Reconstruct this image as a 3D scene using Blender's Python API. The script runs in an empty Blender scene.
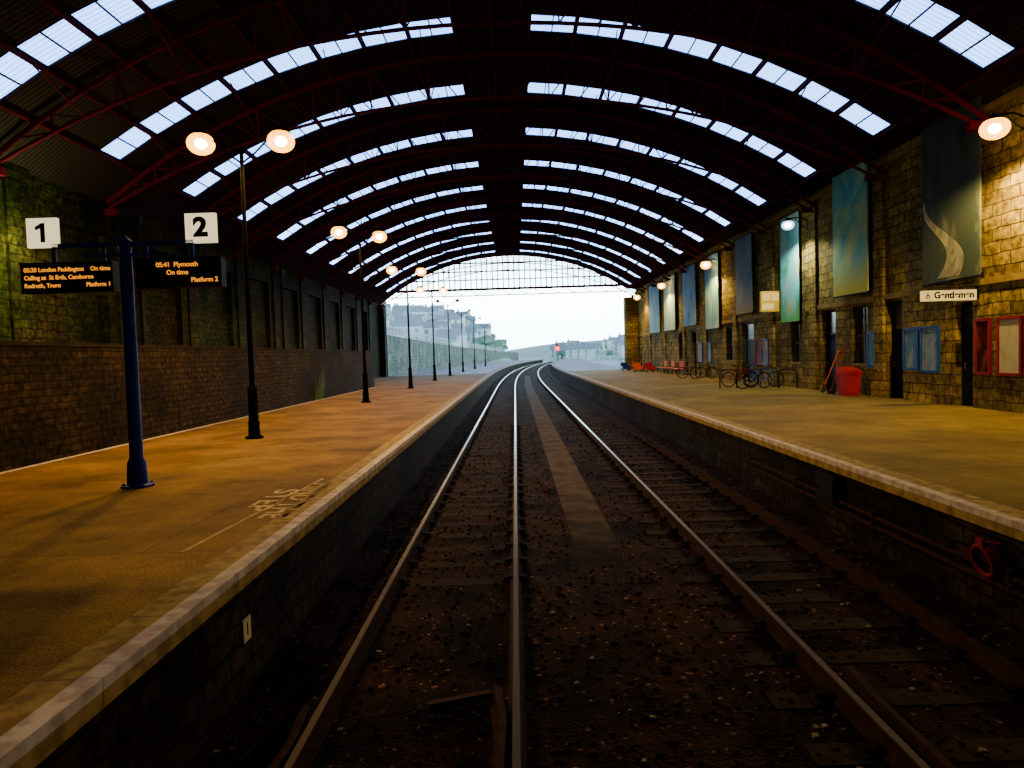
import bpy, math, random
from mathutils import Vector, Matrix
random.seed(7)
SC=bpy.context.scene
COL=SC.collection
CAMZ=1.72
F=683.0

# ---------------------------------------------------------------- materials
def newmat(name):
    m=bpy.data.materials.new(name); m.use_nodes=True
    nt=m.node_tree; nt.nodes.clear()
    out=nt.nodes.new('ShaderNodeOutputMaterial')
    return m,nt,out
def N(nt,t,**kw):
    n=nt.nodes.new(t)
    for k,v in kw.items():
        if k in n.inputs: n.inputs[k].default_value=v
        else: setattr(n,k,v)
    return n
def c4(c): return (c[0],c[1],c[2],1)
def principled(nt,out,rough=.8,metal=0,spec=.3):
    b=nt.nodes.new('ShaderNodeBsdfPrincipled')
    b.inputs['Roughness'].default_value=rough; b.inputs['Metallic'].default_value=metal
    b.inputs['Specular IOR Level'].default_value=spec
    nt.links.new(b.outputs[0],out.inputs[0]); return b
def plain(name,c,rough=.7,metal=0,var=.25,scale=6,spec=.06,bump=0):
    m,nt,out=newmat(name); b=principled(nt,out,rough,metal,spec)
    tc=N(nt,'ShaderNodeTexCoord'); no=N(nt,'ShaderNodeTexNoise'); no.inputs['Scale'].default_value=scale; no.inputs['Detail'].default_value=5
    nt.links.new(tc.outputs['Object'],no.inputs['Vector'])
    r=N(nt,'ShaderNodeValToRGB'); r.color_ramp.elements[0].position=.3; r.color_ramp.elements[1].position=.7
    r.color_ramp.elements[0].color=c4([x*(1-var) for x in c]); r.color_ramp.elements[1].color=c4([min(1,x*(1+var)) for x in c])
    nt.links.new(no.outputs['Fac'],r.inputs[0]); nt.links.new(r.outputs[0],b.inputs['Base Color'])
    if bump:
        bp=N(nt,'ShaderNodeBump'); bp.inputs['Strength'].default_value=bump; bp.inputs['Distance'].default_value=.03
        nt.links.new(no.outputs['Fac'],bp.inputs['Height']); nt.links.new(bp.outputs[0],b.inputs['Normal'])
    return m
def emis(name,c,s):
    m,nt,out=newmat(name); e=N(nt,'ShaderNodeEmission'); e.inputs[0].default_value=c4(c); e.inputs[1].default_value=s
    nt.links.new(e.outputs[0],out.inputs[0]); return m
def glow_shell(name,c,s,clear=.55):  # part-clear emission, imitates the glare around a lit lamp
    m,nt,out=newmat(name); e=N(nt,'ShaderNodeEmission'); e.inputs[0].default_value=c4(c); e.inputs[1].default_value=s
    t=N(nt,'ShaderNodeBsdfTransparent'); mx=N(nt,'ShaderNodeMixShader'); mx.inputs[0].default_value=clear
    nt.links.new(e.outputs[0],mx.inputs[1]); nt.links.new(t.outputs[0],mx.inputs[2]); nt.links.new(mx.outputs[0],out.inputs[0]); return m
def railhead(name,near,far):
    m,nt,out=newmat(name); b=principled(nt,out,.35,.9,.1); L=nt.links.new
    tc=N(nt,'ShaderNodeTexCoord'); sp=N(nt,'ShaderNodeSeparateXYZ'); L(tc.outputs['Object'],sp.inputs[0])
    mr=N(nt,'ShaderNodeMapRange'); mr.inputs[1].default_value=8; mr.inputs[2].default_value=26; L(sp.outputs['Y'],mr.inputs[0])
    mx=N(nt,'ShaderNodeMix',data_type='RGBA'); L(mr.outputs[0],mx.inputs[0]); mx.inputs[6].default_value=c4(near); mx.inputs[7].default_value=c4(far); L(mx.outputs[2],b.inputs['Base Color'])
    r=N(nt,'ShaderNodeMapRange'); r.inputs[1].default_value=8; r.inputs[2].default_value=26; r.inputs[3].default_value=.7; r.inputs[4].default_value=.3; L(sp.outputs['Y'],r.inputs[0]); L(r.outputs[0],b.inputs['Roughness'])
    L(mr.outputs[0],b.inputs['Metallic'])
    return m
def stone(name,c1,c2,mortar,axis='x',bw=.55,rh=.27,stain=(.02,.02,.01),stainamt=.5,green=None,bump=.6,wob=.16,gpos=(.42,.6),mott=.9):
    m,nt,out=newmat(name); b=principled(nt,out,.9,0,.04); L=nt.links.new
    tc=N(nt,'ShaderNodeTexCoord'); sp=N(nt,'ShaderNodeSeparateXYZ'); cb=N(nt,'ShaderNodeCombineXYZ')
    L(tc.outputs['Object'],sp.inputs[0]); L(sp.outputs['Y' if axis=='x' else 'X'],cb.inputs['X']); L(sp.outputs['Z'],cb.inputs['Y'])
    nz=N(nt,'ShaderNodeTexNoise'); nz.inputs['Scale'].default_value=2.2; L(tc.outputs['Object'],nz.inputs['Vector'])
    vm=N(nt,'ShaderNodeVectorMath',operation='MULTIPLY_ADD'); vm.inputs[1].default_value=(wob*1.6,wob,0); L(nz.outputs['Color'],vm.inputs[0]); L(cb.outputs[0],vm.inputs[2])
    br=N(nt,'ShaderNodeTexBrick'); br.inputs['Scale'].default_value=1; br.inputs['Brick Width'].default_value=bw; br.inputs['Row Height'].default_value=rh
    br.inputs['Mortar Size'].default_value=.016; br.inputs['Color1'].default_value=c4(c1); br.inputs['Color2'].default_value=c4(c2); br.inputs['Mortar'].default_value=c4(mortar)
    L(vm.outputs[0],br.inputs['Vector'])
    n2=N(nt,'ShaderNodeTexNoise'); n2.inputs['Scale'].default_value=.55; n2.inputs['Detail'].default_value=8; L(tc.outputs['Object'],n2.inputs['Vector'])
    rr=N(nt,'ShaderNodeValToRGB'); rr.color_ramp.elements[0].position=.38; rr.color_ramp.elements[1].position=.62
    rr.color_ramp.elements[0].color=(0,0,0,1); rr.color_ramp.elements[1].color=(stainamt,)*3+(1,)
    L(n2.outputs['Fac'],rr.inputs[0])
    mx=N(nt,'ShaderNodeMix',data_type='RGBA'); L(rr.outputs[0],mx.inputs[0]); L(br.outputs['Color'],mx.inputs[6]); mx.inputs[7].default_value=c4(stain)
    last=mx.outputs[2]
    n3=N(nt,'ShaderNodeTexNoise'); n3.inputs['Scale'].default_value=7; n3.inputs['Detail'].default_value=6; L(tc.outputs['Object'],n3.inputs['Vector'])
    m2=N(nt,'ShaderNodeMix',data_type='RGBA',blend_type='MULTIPLY'); m2.inputs[0].default_value=mott; L(last,m2.inputs[6])
    r3=N(nt,'ShaderNodeValToRGB'); r3.color_ramp.elements[0].position=.34;r3.color_ramp.elements[1].position=.65
    r3.color_ramp.elements[0].color=(.15,.15,.15,1); r3.color_ramp.elements[1].color=(1.4,1.4,1.4,1); L(n3.outputs['Fac'],r3.inputs[0]); L(r3.outputs[0],m2.inputs[7]); last=m2.outputs[2]
    if green:
        n4=N(nt,'ShaderNodeTexNoise'); n4.inputs['Scale'].default_value=.3; L(tc.outputs['Object'],n4.inputs['Vector'])
        r4=N(nt,'ShaderNodeValToRGB'); r4.color_ramp.elements[0].position=gpos[0];r4.color_ramp.elements[1].position=gpos[1]; L(n4.outputs['Fac'],r4.inputs[0])
        m3=N(nt,'ShaderNodeMix',data_type='RGBA',blend_type='MULTIPLY'); L(r4.outputs[0],m3.inputs[0]); L(last,m3.inputs[6]); m3.inputs[7].default_value=c4(green); last=m3.outputs[2]
    L(last,b.inputs['Base Color'])
    ad=N(nt,'ShaderNodeMath',operation='MULTIPLY_ADD'); L(n3.outputs['Fac'],ad.inputs[0]); ad.inputs[1].default_value=.8
    iv=N(nt,'ShaderNodeMath',operation='SUBTRACT'); iv.inputs[0].default_value=1; L(br.outputs['Fac'],iv.inputs[1]); L(iv.outputs[0],ad.inputs[2])
    bp=N(nt,'ShaderNodeBump'); bp.inputs['Strength'].default_value=bump; bp.inputs['Distance'].default_value=.04; L(ad.outputs[0],bp.inputs['Height']); L(bp.outputs[0],b.inputs['Normal'])
    return m
def ballast(name):
    m,nt,out=newmat(name); b=principled(nt,out,.95,0,.02); L=nt.links.new
    tc=N(nt,'ShaderNodeTexCoord')
    vo=N(nt,'ShaderNodeTexVoronoi'); vo.inputs['Scale'].default_value=34; L(tc.outputs['Object'],vo.inputs['Vector'])
    sp=N(nt,'ShaderNodeSeparateColor'); L(vo.outputs['Color'],sp.inputs[0])
    r=N(nt,'ShaderNodeValToRGB'); cr=r.color_ramp; cr.elements[0].color=(.0055,.0035,.003,1); cr.elements[1].color=(.10,.072,.06,1); cr.elements[1].position=1
    e=cr.elements.new(.55); e.color=(.009,.0055,.0045,1); e=cr.elements.new(.97); e.color=(.012,.0078,.006,1)
    L(sp.outputs[0],r.inputs[0])
    n=N(nt,'ShaderNodeTexNoise'); n.inputs['Scale'].default_value=.9; n.inputs['Detail'].default_value=9; n.inputs['Roughness'].default_value=.65; L(tc.outputs['Object'],n.inputs['Vector'])
    r2=N(nt,'ShaderNodeValToRGB'); r2.color_ramp.elements[0].position=.4; r2.color_ramp.elements[1].position=.62; r2.color_ramp.elements[0].color=(.3,.24,.22,1); r2.color_ramp.elements[1].color=(2.6,1.9,1.5,1); L(n.outputs['Fac'],r2.inputs[0])
    mx=N(nt,'ShaderNodeMix',data_type='RGBA',blend_type='MULTIPLY'); mx.inputs[0].default_value=1; L(r.outputs[0],mx.inputs[6]); L(r2.outputs[0],mx.inputs[7]); L(mx.outputs[2],b.inputs['Base Color'])
    bp=N(nt,'ShaderNodeBump'); bp.inputs['Strength'].default_value=.5; bp.inputs['Distance'].default_value=.03; L(vo.outputs['Distance'],bp.inputs['Height']); L(bp.outputs[0],b.inputs['Normal'])
    return m
def troughmat(name):
    m,nt,out=newmat(name); b=principled(nt,out,.95,0,.02); L=nt.links.new
    tc=N(nt,'ShaderNodeTexCoord'); sp=N(nt,'ShaderNodeSeparateXYZ'); L(tc.outputs['Object'],sp.inputs[0])
    n=N(nt,'ShaderNodeTexNoise'); n.inputs['Scale'].default_value=3; n.inputs['Detail'].default_value=8; L(tc.outputs['Object'],n.inputs['Vector'])
    r=N(nt,'ShaderNodeValToRGB'); r.color_ramp.elements[0].position=.35; r.color_ramp.elements[1].position=.65
    r.color_ramp.elements[0].color=(.034,.024,.018,1); r.color_ramp.elements[1].color=(.072,.052,.040,1); L(n.outputs['Fac'],r.inputs[0])
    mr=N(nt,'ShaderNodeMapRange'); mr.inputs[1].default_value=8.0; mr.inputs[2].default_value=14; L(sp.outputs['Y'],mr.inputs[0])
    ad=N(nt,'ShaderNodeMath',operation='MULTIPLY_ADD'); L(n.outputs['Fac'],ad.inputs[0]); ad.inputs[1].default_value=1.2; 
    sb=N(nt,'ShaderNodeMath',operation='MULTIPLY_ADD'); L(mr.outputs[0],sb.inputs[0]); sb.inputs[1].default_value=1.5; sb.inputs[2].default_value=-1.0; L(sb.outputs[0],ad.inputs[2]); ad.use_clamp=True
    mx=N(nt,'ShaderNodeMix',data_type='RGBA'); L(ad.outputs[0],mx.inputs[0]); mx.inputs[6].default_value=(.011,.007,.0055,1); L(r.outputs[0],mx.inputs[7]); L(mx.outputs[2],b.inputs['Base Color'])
    return m
def asphalt(name,c,joint=True,lo=.45,hi=1.25):
    m,nt,out=newmat(name); b=principled(nt,out,.85,0,.05); L=nt.links.new
    tc=N(nt,'ShaderNodeTexCoord')
    n1=N(nt,'ShaderNodeTexNoise'); n1.inputs['Scale'].default_value=.55; n1.inputs['Detail'].default_value=9; n1.inputs['Roughness'].default_value=.7; L(tc.outputs['Object'],n1.inputs['Vector'])
    r=N(nt,'ShaderNodeValToRGB'); r.color_ramp.elements[0].position=.38; r.color_ramp.elements[1].position=.62
    r.color_ramp.elements[0].color=c4([c[0]*lo,c[1]*lo*.95,c[2]*lo]); r.color_ramp.elements[1].color=c4([x*hi for x in c]); L(n1.outputs['Fac'],r.inputs[0])
    n2=N(nt,'ShaderNodeTexNoise'); n2.inputs['Scale'].default_value=45; n2.inputs['Detail'].default_value=2; L(tc.outputs['Object'],n2.inputs['Vector'])
    r2=N(nt,'ShaderNodeValToRGB'); r2.color_ramp.elements[0].position=.35; r2.color_ramp.elements[1].position=.7; r2.color_ramp.elements[0].color=(.5,.5,.5,1); r2.color_ramp.elements[1].color=(1.35,1.35,1.35,1); L(n2.outputs['Fac'],r2.inputs[0])
    mx=N(nt,'ShaderNodeMix',data_type='RGBA',blend_type='MULTIPLY'); mx.inputs[0].default_value=.8; L(r.outputs[0],mx.inputs[6]); L(r2.outputs[0],mx.inputs[7])
    last=mx.outputs[2]
    if joint:
        br=N(nt,'ShaderNodeTexBrick'); br.inputs['Scale'].default_value=1; br.inputs['Brick Width'].default_value=7; br.inputs['Row Height'].default_value=3.1; br.inputs['Mortar Size'].default_value=.015
        br.inputs['Color1'].default_value=(1,1,1,1); br.inputs['Color2'].default_value=(.6,.6,.6,1); br.inputs['Mortar'].default_value=(.4,.4,.4,1)
        L(tc.outputs['Object'],br.inputs['Vector'])
        m2=N(nt,'ShaderNodeMix',data_type='RGBA',blend_type='MULTIPLY'); m2.inputs[0].default_value=.7; L(last,m2.inputs[6]); L(br.outputs['Color'],m2.inputs[7]); last=m2.outputs[2]
    L(last,b.inputs['Base Color'])
    bp=N(nt,'ShaderNodeBump'); bp.inputs['Strength'].default_value=.3; bp.inputs['Distance'].default_value=.01; L(n2.outputs['Fac'],bp.inputs['Height']); L(bp.outputs[0],b.inputs['Normal'])
    return m
def slabs(name,c,length=.9,worn=None,lo=.38,hi=.58,joint=.35):
    m,nt,out=newmat(name); b=principled(nt,out,.85,0,.05); L=nt.links.new
    tc=N(nt,'ShaderNodeTexCoord'); sp=N(nt,'ShaderNodeSeparateXYZ'); L(tc.outputs['Object'],sp.inputs[0])
    md=N(nt,'ShaderNodeMath',operation='MODULO'); L(sp.outputs['Y'],md.inputs[0]); md.inputs[1].default_value=length
    ab=N(nt,'ShaderNodeMath',operation='ABSOLUTE'); L(md.outputs[0],ab.inputs[0])
    lt=N(nt,'ShaderNodeMath',operation='LESS_THAN'); L(ab.outputs[0],lt.inputs[0]); lt.inputs[1].default_value=.012
    n=N(nt,'ShaderNodeTexNoise'); n.inputs['Scale'].default_value=7; n.inputs['Detail'].default_value=8; L(tc.outputs['Object'],n.inputs['Vector'])
    r=N(nt,'ShaderNodeValToRGB'); r.color_ramp.elements[0].position=lo; r.color_ramp.elements[1].position=hi
    w=worn or [x*.55 for x in c]
    r.color_ramp.elements[0].color=c4(w); r.color_ramp.elements[1].color=c4(c); L(n.outputs['Fac'],r.inputs[0])
    mx=N(nt,'ShaderNodeMix',data_type='RGBA'); L(lt.outputs[0],mx.inputs[0]); L(r.outputs[0],mx.inputs[6]); mx.inputs[7].default_value=c4([x*joint for x in c]); L(mx.outputs[2],b.inputs['Base Color'])
    return m
def artmat(name,cols,scale=.8,seed=0,dist=1.5,grad=None):
    m,nt,out=newmat(name); b=principled(nt,out,.85,0,.02); L=nt.links.new
    tc=N(nt,'ShaderNodeTexCoord'); mp=N(nt,'ShaderNodeMapping'); mp.inputs['Location'].default_value=(seed,seed*2,seed*.5); mp.inputs['Scale'].default_value=(1,1,.55); L(tc.outputs['Object'],mp.inputs[0])
    n=N(nt,'ShaderNodeTexNoise'); n.inputs['Scale'].default_value=scale; n.inputs['Detail'].default_value=3; n.inputs['Distortion'].default_value=dist; L(mp.outputs[0],n.inputs['Vector'])
    r=N(nt,'ShaderNodeValToRGB'); cr=r.color_ramp
    k=len(cols)
    cr.elements[0].position=.3; cr.elements[0].color=c4(cols[0]); cr.elements[1].position=.7; cr.elements[1].color=c4(cols[-1])
    for i in range(1,k-1):
        e=cr.elements.new(.3+.4*i/(k-1)); e.color=c4(cols[i])
    L(n.outputs['Fac'],r.inputs[0]); last=r.outputs[0]
    if grad:
        sp=N(nt,'ShaderNodeSeparateXYZ'); L(tc.outputs['Object'],sp.inputs[0]); ad=N(nt,'ShaderNodeMath',operation='MULTIPLY_ADD'); L(n.outputs['Fac'],ad.inputs[0]); ad.inputs[1].default_value=1.4; L(sp.outputs['Z'],ad.inputs[2])
        mr=N(nt,'ShaderNodeMapRange'); mr.inputs[1].default_value=grad[1]+.9; mr.inputs[2].default_value=grad[1]-.2; L(ad.outputs[0],mr.inputs[0])
        mx=N(nt,'ShaderNodeMix',data_type='RGBA'); L(mr.outputs[0],mx.inputs[0]); L(last,mx.inputs[6]); mx.inputs[7].default_value=c4(grad[0]); last=mx.outputs[2]
    L(last,b.inputs['Base Color']); return m
def roofmat(name):
    m,nt,out=newmat(name); b=principled(nt,out,.95,0,.01); L=nt.links.new
    tc=N(nt,'ShaderNodeTexCoord'); w=N(nt,'ShaderNodeTexWave'); w.bands_direction='Y'; w.inputs['Scale'].default_value=2.2; L(tc.outputs['Object'],w.inputs['Vector'])
    r=N(nt,'ShaderNodeValToRGB'); r.color_ramp.elements[0].color=(.010,.006,.010,1); r.color_ramp.elements[1].color=(.032,.018,.028,1); L(w.outputs['Fac'],r.inputs[0]); L(r.outputs[0],b.inputs['Base Color'])
    return m
def skymat(name,tint,clear=.75,ribs=True):
    m,nt,out=newmat(name); L=nt.links.new
    tc=N(nt,'ShaderNodeTexCoord'); w=N(nt,'ShaderNodeTexWave'); w.bands_direction='Y'; w.inputs['Scale'].default_value=2.2; L(tc.outputs['Object'],w.inputs['Vector'])
    r=N(nt,'ShaderNodeValToRGB'); r.color_ramp.elements[0].color=c4([x*(.6 if ribs else 1) for x in tint]); r.color_ramp.elements[1].color=c4(tint); L(w.outputs['Fac'],r.inputs[0])
    t=N(nt,'ShaderNodeBsdfTransparent'); d=N(nt,'ShaderNodeBsdfTranslucent'); L(r.outputs[0],t.inputs[0]); L(r.outputs[0],d.inputs[0])
    mx=N(nt,'ShaderNodeMixShader'); mx.inputs[0].default_value=1-clear; L(t.outputs[0],mx.inputs[1]); L(d.outputs[0],mx.inputs[2]); L(mx.outputs[0],out.inputs[0]); return m

M={}
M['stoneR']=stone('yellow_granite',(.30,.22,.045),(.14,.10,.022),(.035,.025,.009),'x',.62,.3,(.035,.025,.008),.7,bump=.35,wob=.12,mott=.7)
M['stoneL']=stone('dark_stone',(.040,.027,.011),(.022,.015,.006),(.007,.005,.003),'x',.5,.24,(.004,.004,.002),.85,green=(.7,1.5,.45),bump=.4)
M['stoneLow']=stone('sooty_stone',(.040,.023,.010),(.02,.0122,.006),(.009,.006,.003),'x',.34,.14,(.004,.003,.002),.85,bump=.5,wob=.08)
M['stoneFace']=stone('platform_brick',(.03,.02,.012),(.015,.010,.006),(.004,.003,.002),'x',.45,.2,(.002,.002,.001),.85)
M['stoneOut']=stone('weathered_wall',(.30,.35,.31),(.2,.25,.22),(.12,.14,.14),'x',.8,.4,(.10,.15,.12),.8)
M['stoneBack']=stone('back_wall_stone',(.06,.04,.02),(.04,.03,.015),(.01,.008,.005),'y')
M['trim']=plain('dressed_granite',(.17,.12,.03),.85,var=.3,scale=3)
M['trimL']=plain('sooty_trim',(.014,.010,.006),.9,var=.3,scale=3,spec=.02)
M['ballast']=ballast('oily_ballast')
M['stones']=plain('ballast_stone',(.016,.011,.008),.95,var=.6,scale=4,spec=.01)
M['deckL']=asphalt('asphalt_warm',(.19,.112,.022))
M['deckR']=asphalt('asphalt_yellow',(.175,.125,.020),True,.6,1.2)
M['deckOut']=asphalt('asphalt_daylight_tint',(.40,.43,.45),False)  # outdoor copy of the asphalt, daylight put into its pale colour
M['coping']=slabs('coping_stone',(.24,.17,.065),.92)
M['edgewhite']=slabs('worn_white_paint',(.42,.39,.42),.92,(.28,.24,.25),.42,.58,.6)
M['concrete']=troughmat('trough_concrete')
M['concourse']=asphalt('concourse_floor',(.1,.07,.04))
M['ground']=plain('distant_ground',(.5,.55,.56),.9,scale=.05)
M['roof']=roofmat('corrugated_roof')
M['sky']=skymat('rooflight_sheet',(.38,.58,1.0),.88)
M['glassG']=skymat('gable_glass',(.8,.92,.98),.92,False)
M['truss']=plain('maroon_paint',(.085,.004,.018),.8,var=.3,scale=2,spec=.02)
M['purlin']=plain('dark_red_steel',(.05,.004,.014),.8,var=.3,scale=2,spec=.02)
M['rust']=plain('rail_rust',(.026,.0125,.007),.85,0,var=.4,scale=9,spec=.02)
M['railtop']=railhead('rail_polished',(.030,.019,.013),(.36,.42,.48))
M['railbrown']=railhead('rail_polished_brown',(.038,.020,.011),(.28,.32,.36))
M['sleeper']=plain('oily_timber',(.017,.0115,.0085),.92,var=.5,scale=8,bump=.3,spec=.02)
M['chair']=plain('rail_chair_iron',(.011,.007,.005),.85,0)
M['black']=plain('black_paint',(.004,.004,.005),.6)
M['blackpole']=plain('matt_black_paint',(.002,.002,.0025),.9,spec=.01)
M['blue']=plain('navy_paint',(.003,.010,.18),.6,var=.15,spec=.06)
M['white']=plain('white_paint',(.4,.36,.3),.6,var=.05)
M['signwhite']=emis('sign_white',(1,.78,.42),1.35)
M['led']=emis('led_amber',(1,.30,.0),1.4)
M['lamp']=emis('sodium_lamp',(1,.66,.24),260)
M['halo']=glow_shell('sodium_glow',(1,.36,.004),9,.3)
M['lampwhite']=emis('white_lamp',(.8,.92,1),60)
M['halowhite']=glow_shell('white_glow',(.55,.8,1),4,.5)
M['lampoff']=plain('lamp_lens',(.6,.6,.55),.3)
M['navy']=plain('dark_blue_door',(.003,.008,.025),.6)
M['glass']=plain('window_pane',(.015,.022,.025),.2,0,spec=.4)
M['wframe']=plain('window_frame_paint',(.08,.09,.08),.6)
M['red']=plain('red_plastic',(.26,.006,.003),.6,var=.1,spec=.03)
M['dkred']=plain('dull_red_rubber',(.16,.005,.008),.7,var=.1)
M['maroon']=plain('maroon_frame',(.14,.005,.006),.6,var=.1)
M['orange']=plain('orange_plastic',(.6,.09,.008),.5,var=.1)
M['bluep']=plain('blue_plastic',(.008,.04,.26),.5,var=.1)
M['rubber']=plain('rubber',(.005,.005,.005),.8)
M['steel']=plain('steel',(.15,.15,.15),.45,.8)
M['yellow']=plain('yellow_paint',(.6,.36,.02),.6,var=.05)
M['wood']=plain('old_timber',(.03,.012,.005),.9,var=.4,scale=10)
M['signlit']=emis('sign_lit',(1,.64,.17),1.25)
M['text']=plain('sign_black',(.003,.003,.004),.7,var=0)
M['worntext']=plain('worn_stencil_paint',(.38,.29,.17),.9,var=.55,scale=12)
M['house']=plain('white_render',(.85,.9,.92),.8,var=.05)  # town walls and roofs paled, outdoor haze is put into the colour
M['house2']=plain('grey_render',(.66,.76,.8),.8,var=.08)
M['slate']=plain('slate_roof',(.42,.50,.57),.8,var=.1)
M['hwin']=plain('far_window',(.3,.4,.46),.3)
M['hill']=plain('hill_haze_tint',(.40,.55,.48),.95,var=.2,scale=.03)  # distance haze is mixed into the pale hill colour
M['tree']=plain('foliage_haze_tint',(.24,.40,.30),.95,var=.4,scale=.6)  # foliage paled the same way, haze sits in the colour
M['redlamp']=emis('red_signal',(1,.0,.02),9)
M['leaf']=plain('weed_green',(.05,.1,.015),.8)

# ---------------------------------------------------------------- mesh builder
class MB:
    def __init__(s): s.v=[];s.f=[];s.m=[]
    def add(s,vs,fs,mi=0):
        o=len(s.v); s.v+= [tuple(v) for v in vs]
        for f in fs: s.f.append([i+o for i in f]); s.m.append(mi)
        return s
    def box(s,c,size,rot=None,mi=0):
        x,y,z=[k/2 for k in size]; vs=[Vector((a*x,b*y,d*z)) for a in(-1,1) for b in(-1,1) for d in(-1,1)]
        if rot: vs=[rot@v for v in vs]
        c=Vector(c); vs=[v+c for v in vs]
        return s.add(vs,[(0,1,3,2),(4,6,7,5),(0,4,5,1),(2,3,7,6),(0,2,6,4),(1,5,7,3)],mi)
    def bb(s,x0,x1,y0,y1,z0,z1,mi=0): return s.box(((x0+x1)/2,(y0+y1)/2,(z0+z1)/2),(abs(x1-x0),abs(y1-y0),abs(z1-z0)),None,mi)
    def beam(s,p0,p1,w,h,mi=0):
        p0=Vector(p0);p1=Vector(p1);d=p1-p0
        q=d.to_track_quat('Y','Z').to_matrix()
        return s.box((p0+p1)/2,(w,d.length,h),q,mi)
    def cyl(s,p0,p1,r0,r1=None,n=12,mi=0):
        if r1 is None:r1=r0
        p0=Vector(p0);p1=Vector(p1);q=(p1-p0).to_track_quat('Z','Y').to_matrix()
        vs=[]
        for p,r in((p0,r0),(p1,r1)):
            for i in range(n):
                a=2*math.pi*i/n; vs.append(p+q@Vector((r*math.cos(a),r*math.sin(a),0)))
        fs=[(i,(i+1)%n,n+(i+1)%n,n+i) for i in range(n)]+[tuple(range(n))[::-1],tuple(range(n,2*n))]
        return s.add(vs,fs,mi)
    def tube(s,pts,r,n=8,mi=0):
        pts=[Vector(p) for p in pts]; vs=[];fs=[];k=len(pts)
        for j,p in enumerate(pts):
            t=(pts[min(j+1,k-1)]-pts[max(j-1,0)]).normalized(); up=Vector((0,0,1)) if abs(t.z)<.9 else Vector((0,1,0))
            a=t.cross(up).normalized(); b=t.cross(a)
            for i in range(n):
                th=2*math.pi*i/n; vs.append(p+a*r*math.cos(th)+b*r*math.sin(th))
        for j in range(k-1):
            for i in range(n): fs.append((j*n+i,j*n+(i+1)%n,(j+1)*n+(i+1)%n,(j+1)*n+i))
        fs.append(tuple(range(n))[::-1]); fs.append(tuple(range((k-1)*n,k*n)))
        return s.add(vs,fs,mi)
    def lathe(s,prof,c=(0,0,0),n=16,mi=0):
        c=Vector(c);vs=[];k=len(prof)
        for r,z in prof:
            for i in range(n):
                a=2*math.pi*i/n; vs.append(c+Vector((r*math.cos(a),r*math.sin(a),z)))
        fs=[(j*n+i,j*n+(i+1)%n,(j+1)*n+(i+1)%n,(j+1)*n+i) for j in range(k-1) for i in range(n)]
        fs.append(tuple(range(n))[::-1]); fs.append(tuple(range((k-1)*n,k*n)))
        return s.add(vs,fs,mi)
    def torus(s,c,axis,R,r,n=28,m=6,mi=0):
        c=Vector(c);q=Vector(axis).to_track_quat('Z','Y').to_matrix();vs=[]
        for i in range(n):
            a=2*math.pi*i/n
            for j in range(m):
                b=2*math.pi*j/m; vs.append(c+q@Vector(((R+r*math.cos(b))*math.cos(a),(R+r*math.cos(b))*math.sin(a),r*math.sin(b))))
        return s.add(vs,[(i*m+j,((i+1)%n)*m+j,((i+1)%n)*m+(j+1)%m,i*m+(j+1)%m) for i in range(n) for j in range(m)],mi)
    def ell(s,c,rx,ry,rz,n=16,m=8,mi=0):
        prof=[(math.sin(math.pi*j/m) if 0<j<m else .02,-math.cos(math.pi*j/m)) for j in range(m+1)]
        c=Vector(c);vs=[]
        for r,z in prof:
            for i in range(n):
                a=2*math.pi*i/n; vs.append(c+Vector((rx*r*math.cos(a),ry*r*math.sin(a),rz*z)))
        fs=[(j*n+i,j*n+(i+1)%n,(j+1)*n+(i+1)%n,(j+1)*n+i) for j in range(m) for i in range(n)]
        fs.append(tuple(range(n))[::-1]); fs.append(tuple(range(m*n,(m+1)*n)))
        return s.add(vs,fs,mi)
    def sweep(s,prof,path,mi=0,mis=None):
        k=len(prof); P=[Vector(p) for p in path]; vs=[]
        for j,p in enumerate(P):
            t=(P[min(j+1,len(P)-1)]-P[max(j-1,0)]); t.z=0; t.normalize(); a=Vector((t.y,-t.x,0))
            for x,z in prof: vs.append(p+a*x+Vector((0,0,z)))
        o=len(s.v); s.v+=[tuple(v) for v in vs]
        for j in range(len(P)-1):
            for i in range(k):
                s.f.append([o+j*k+i,o+j*k+(i+1)%k,o+(j+1)*k+(i+1)%k,o+(j+1)*k+i]); s.m.append(mis[i] if mis else mi)
        s.f.append([o+i for i in range(k)][::-1]); s.m.append(mi); s.f.append([o+(len(P)-1)*k+i for i in range(k)]); s.m.append(mi)
        return s
    def make(s,name,mats,smooth=False,recalc=True):
        me=bpy.data.meshes.new(name); me.from_pydata(s.v,[],s.f)
        if not isinstance(mats,(list,tuple)): mats=[mats]
        for m in mats: me.materials.append(m)
        me.polygons.foreach_set('material_index',s.m)
        if recalc:
            import bmesh
            b=bmesh.new(); b.from_mesh(me); bmesh.ops.recalc_face_normals(b,faces=b.faces); b.to_mesh(me); b.free()
        if smooth:
            me.polygons.foreach_set('use_smooth',[True]*len(me.polygons)); me.set_sharp_from_angle(angle=math.radians(40))
        me.update()
        o=bpy.data.objects.new(name,me); COL.objects.link(o); return o
def meta(o,label=None,cat=None,group=None,kind=None):
    if label:o['label']=label
    if cat:o['category']=cat
    if group:o['group']=group
    if kind:o['kind']=kind
    return o
def thing(name,label,cat,loc=(0,0,0),group=None,kind=None,rotz=0):
    e=bpy.data.objects.new(name,None); e.empty_display_size=.2; COL.objects.link(e); e.location=loc; e.rotation_euler=(0,0,rotz)
    return meta(e,label,cat,group,kind)
def part(root,name,b,mats,smooth=False,label=None,loc=(0,0,0)):
    o=b.make(name,mats,smooth); o.parent=root; o.location=loc
    if label:o['label']=label
    return o
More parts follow.
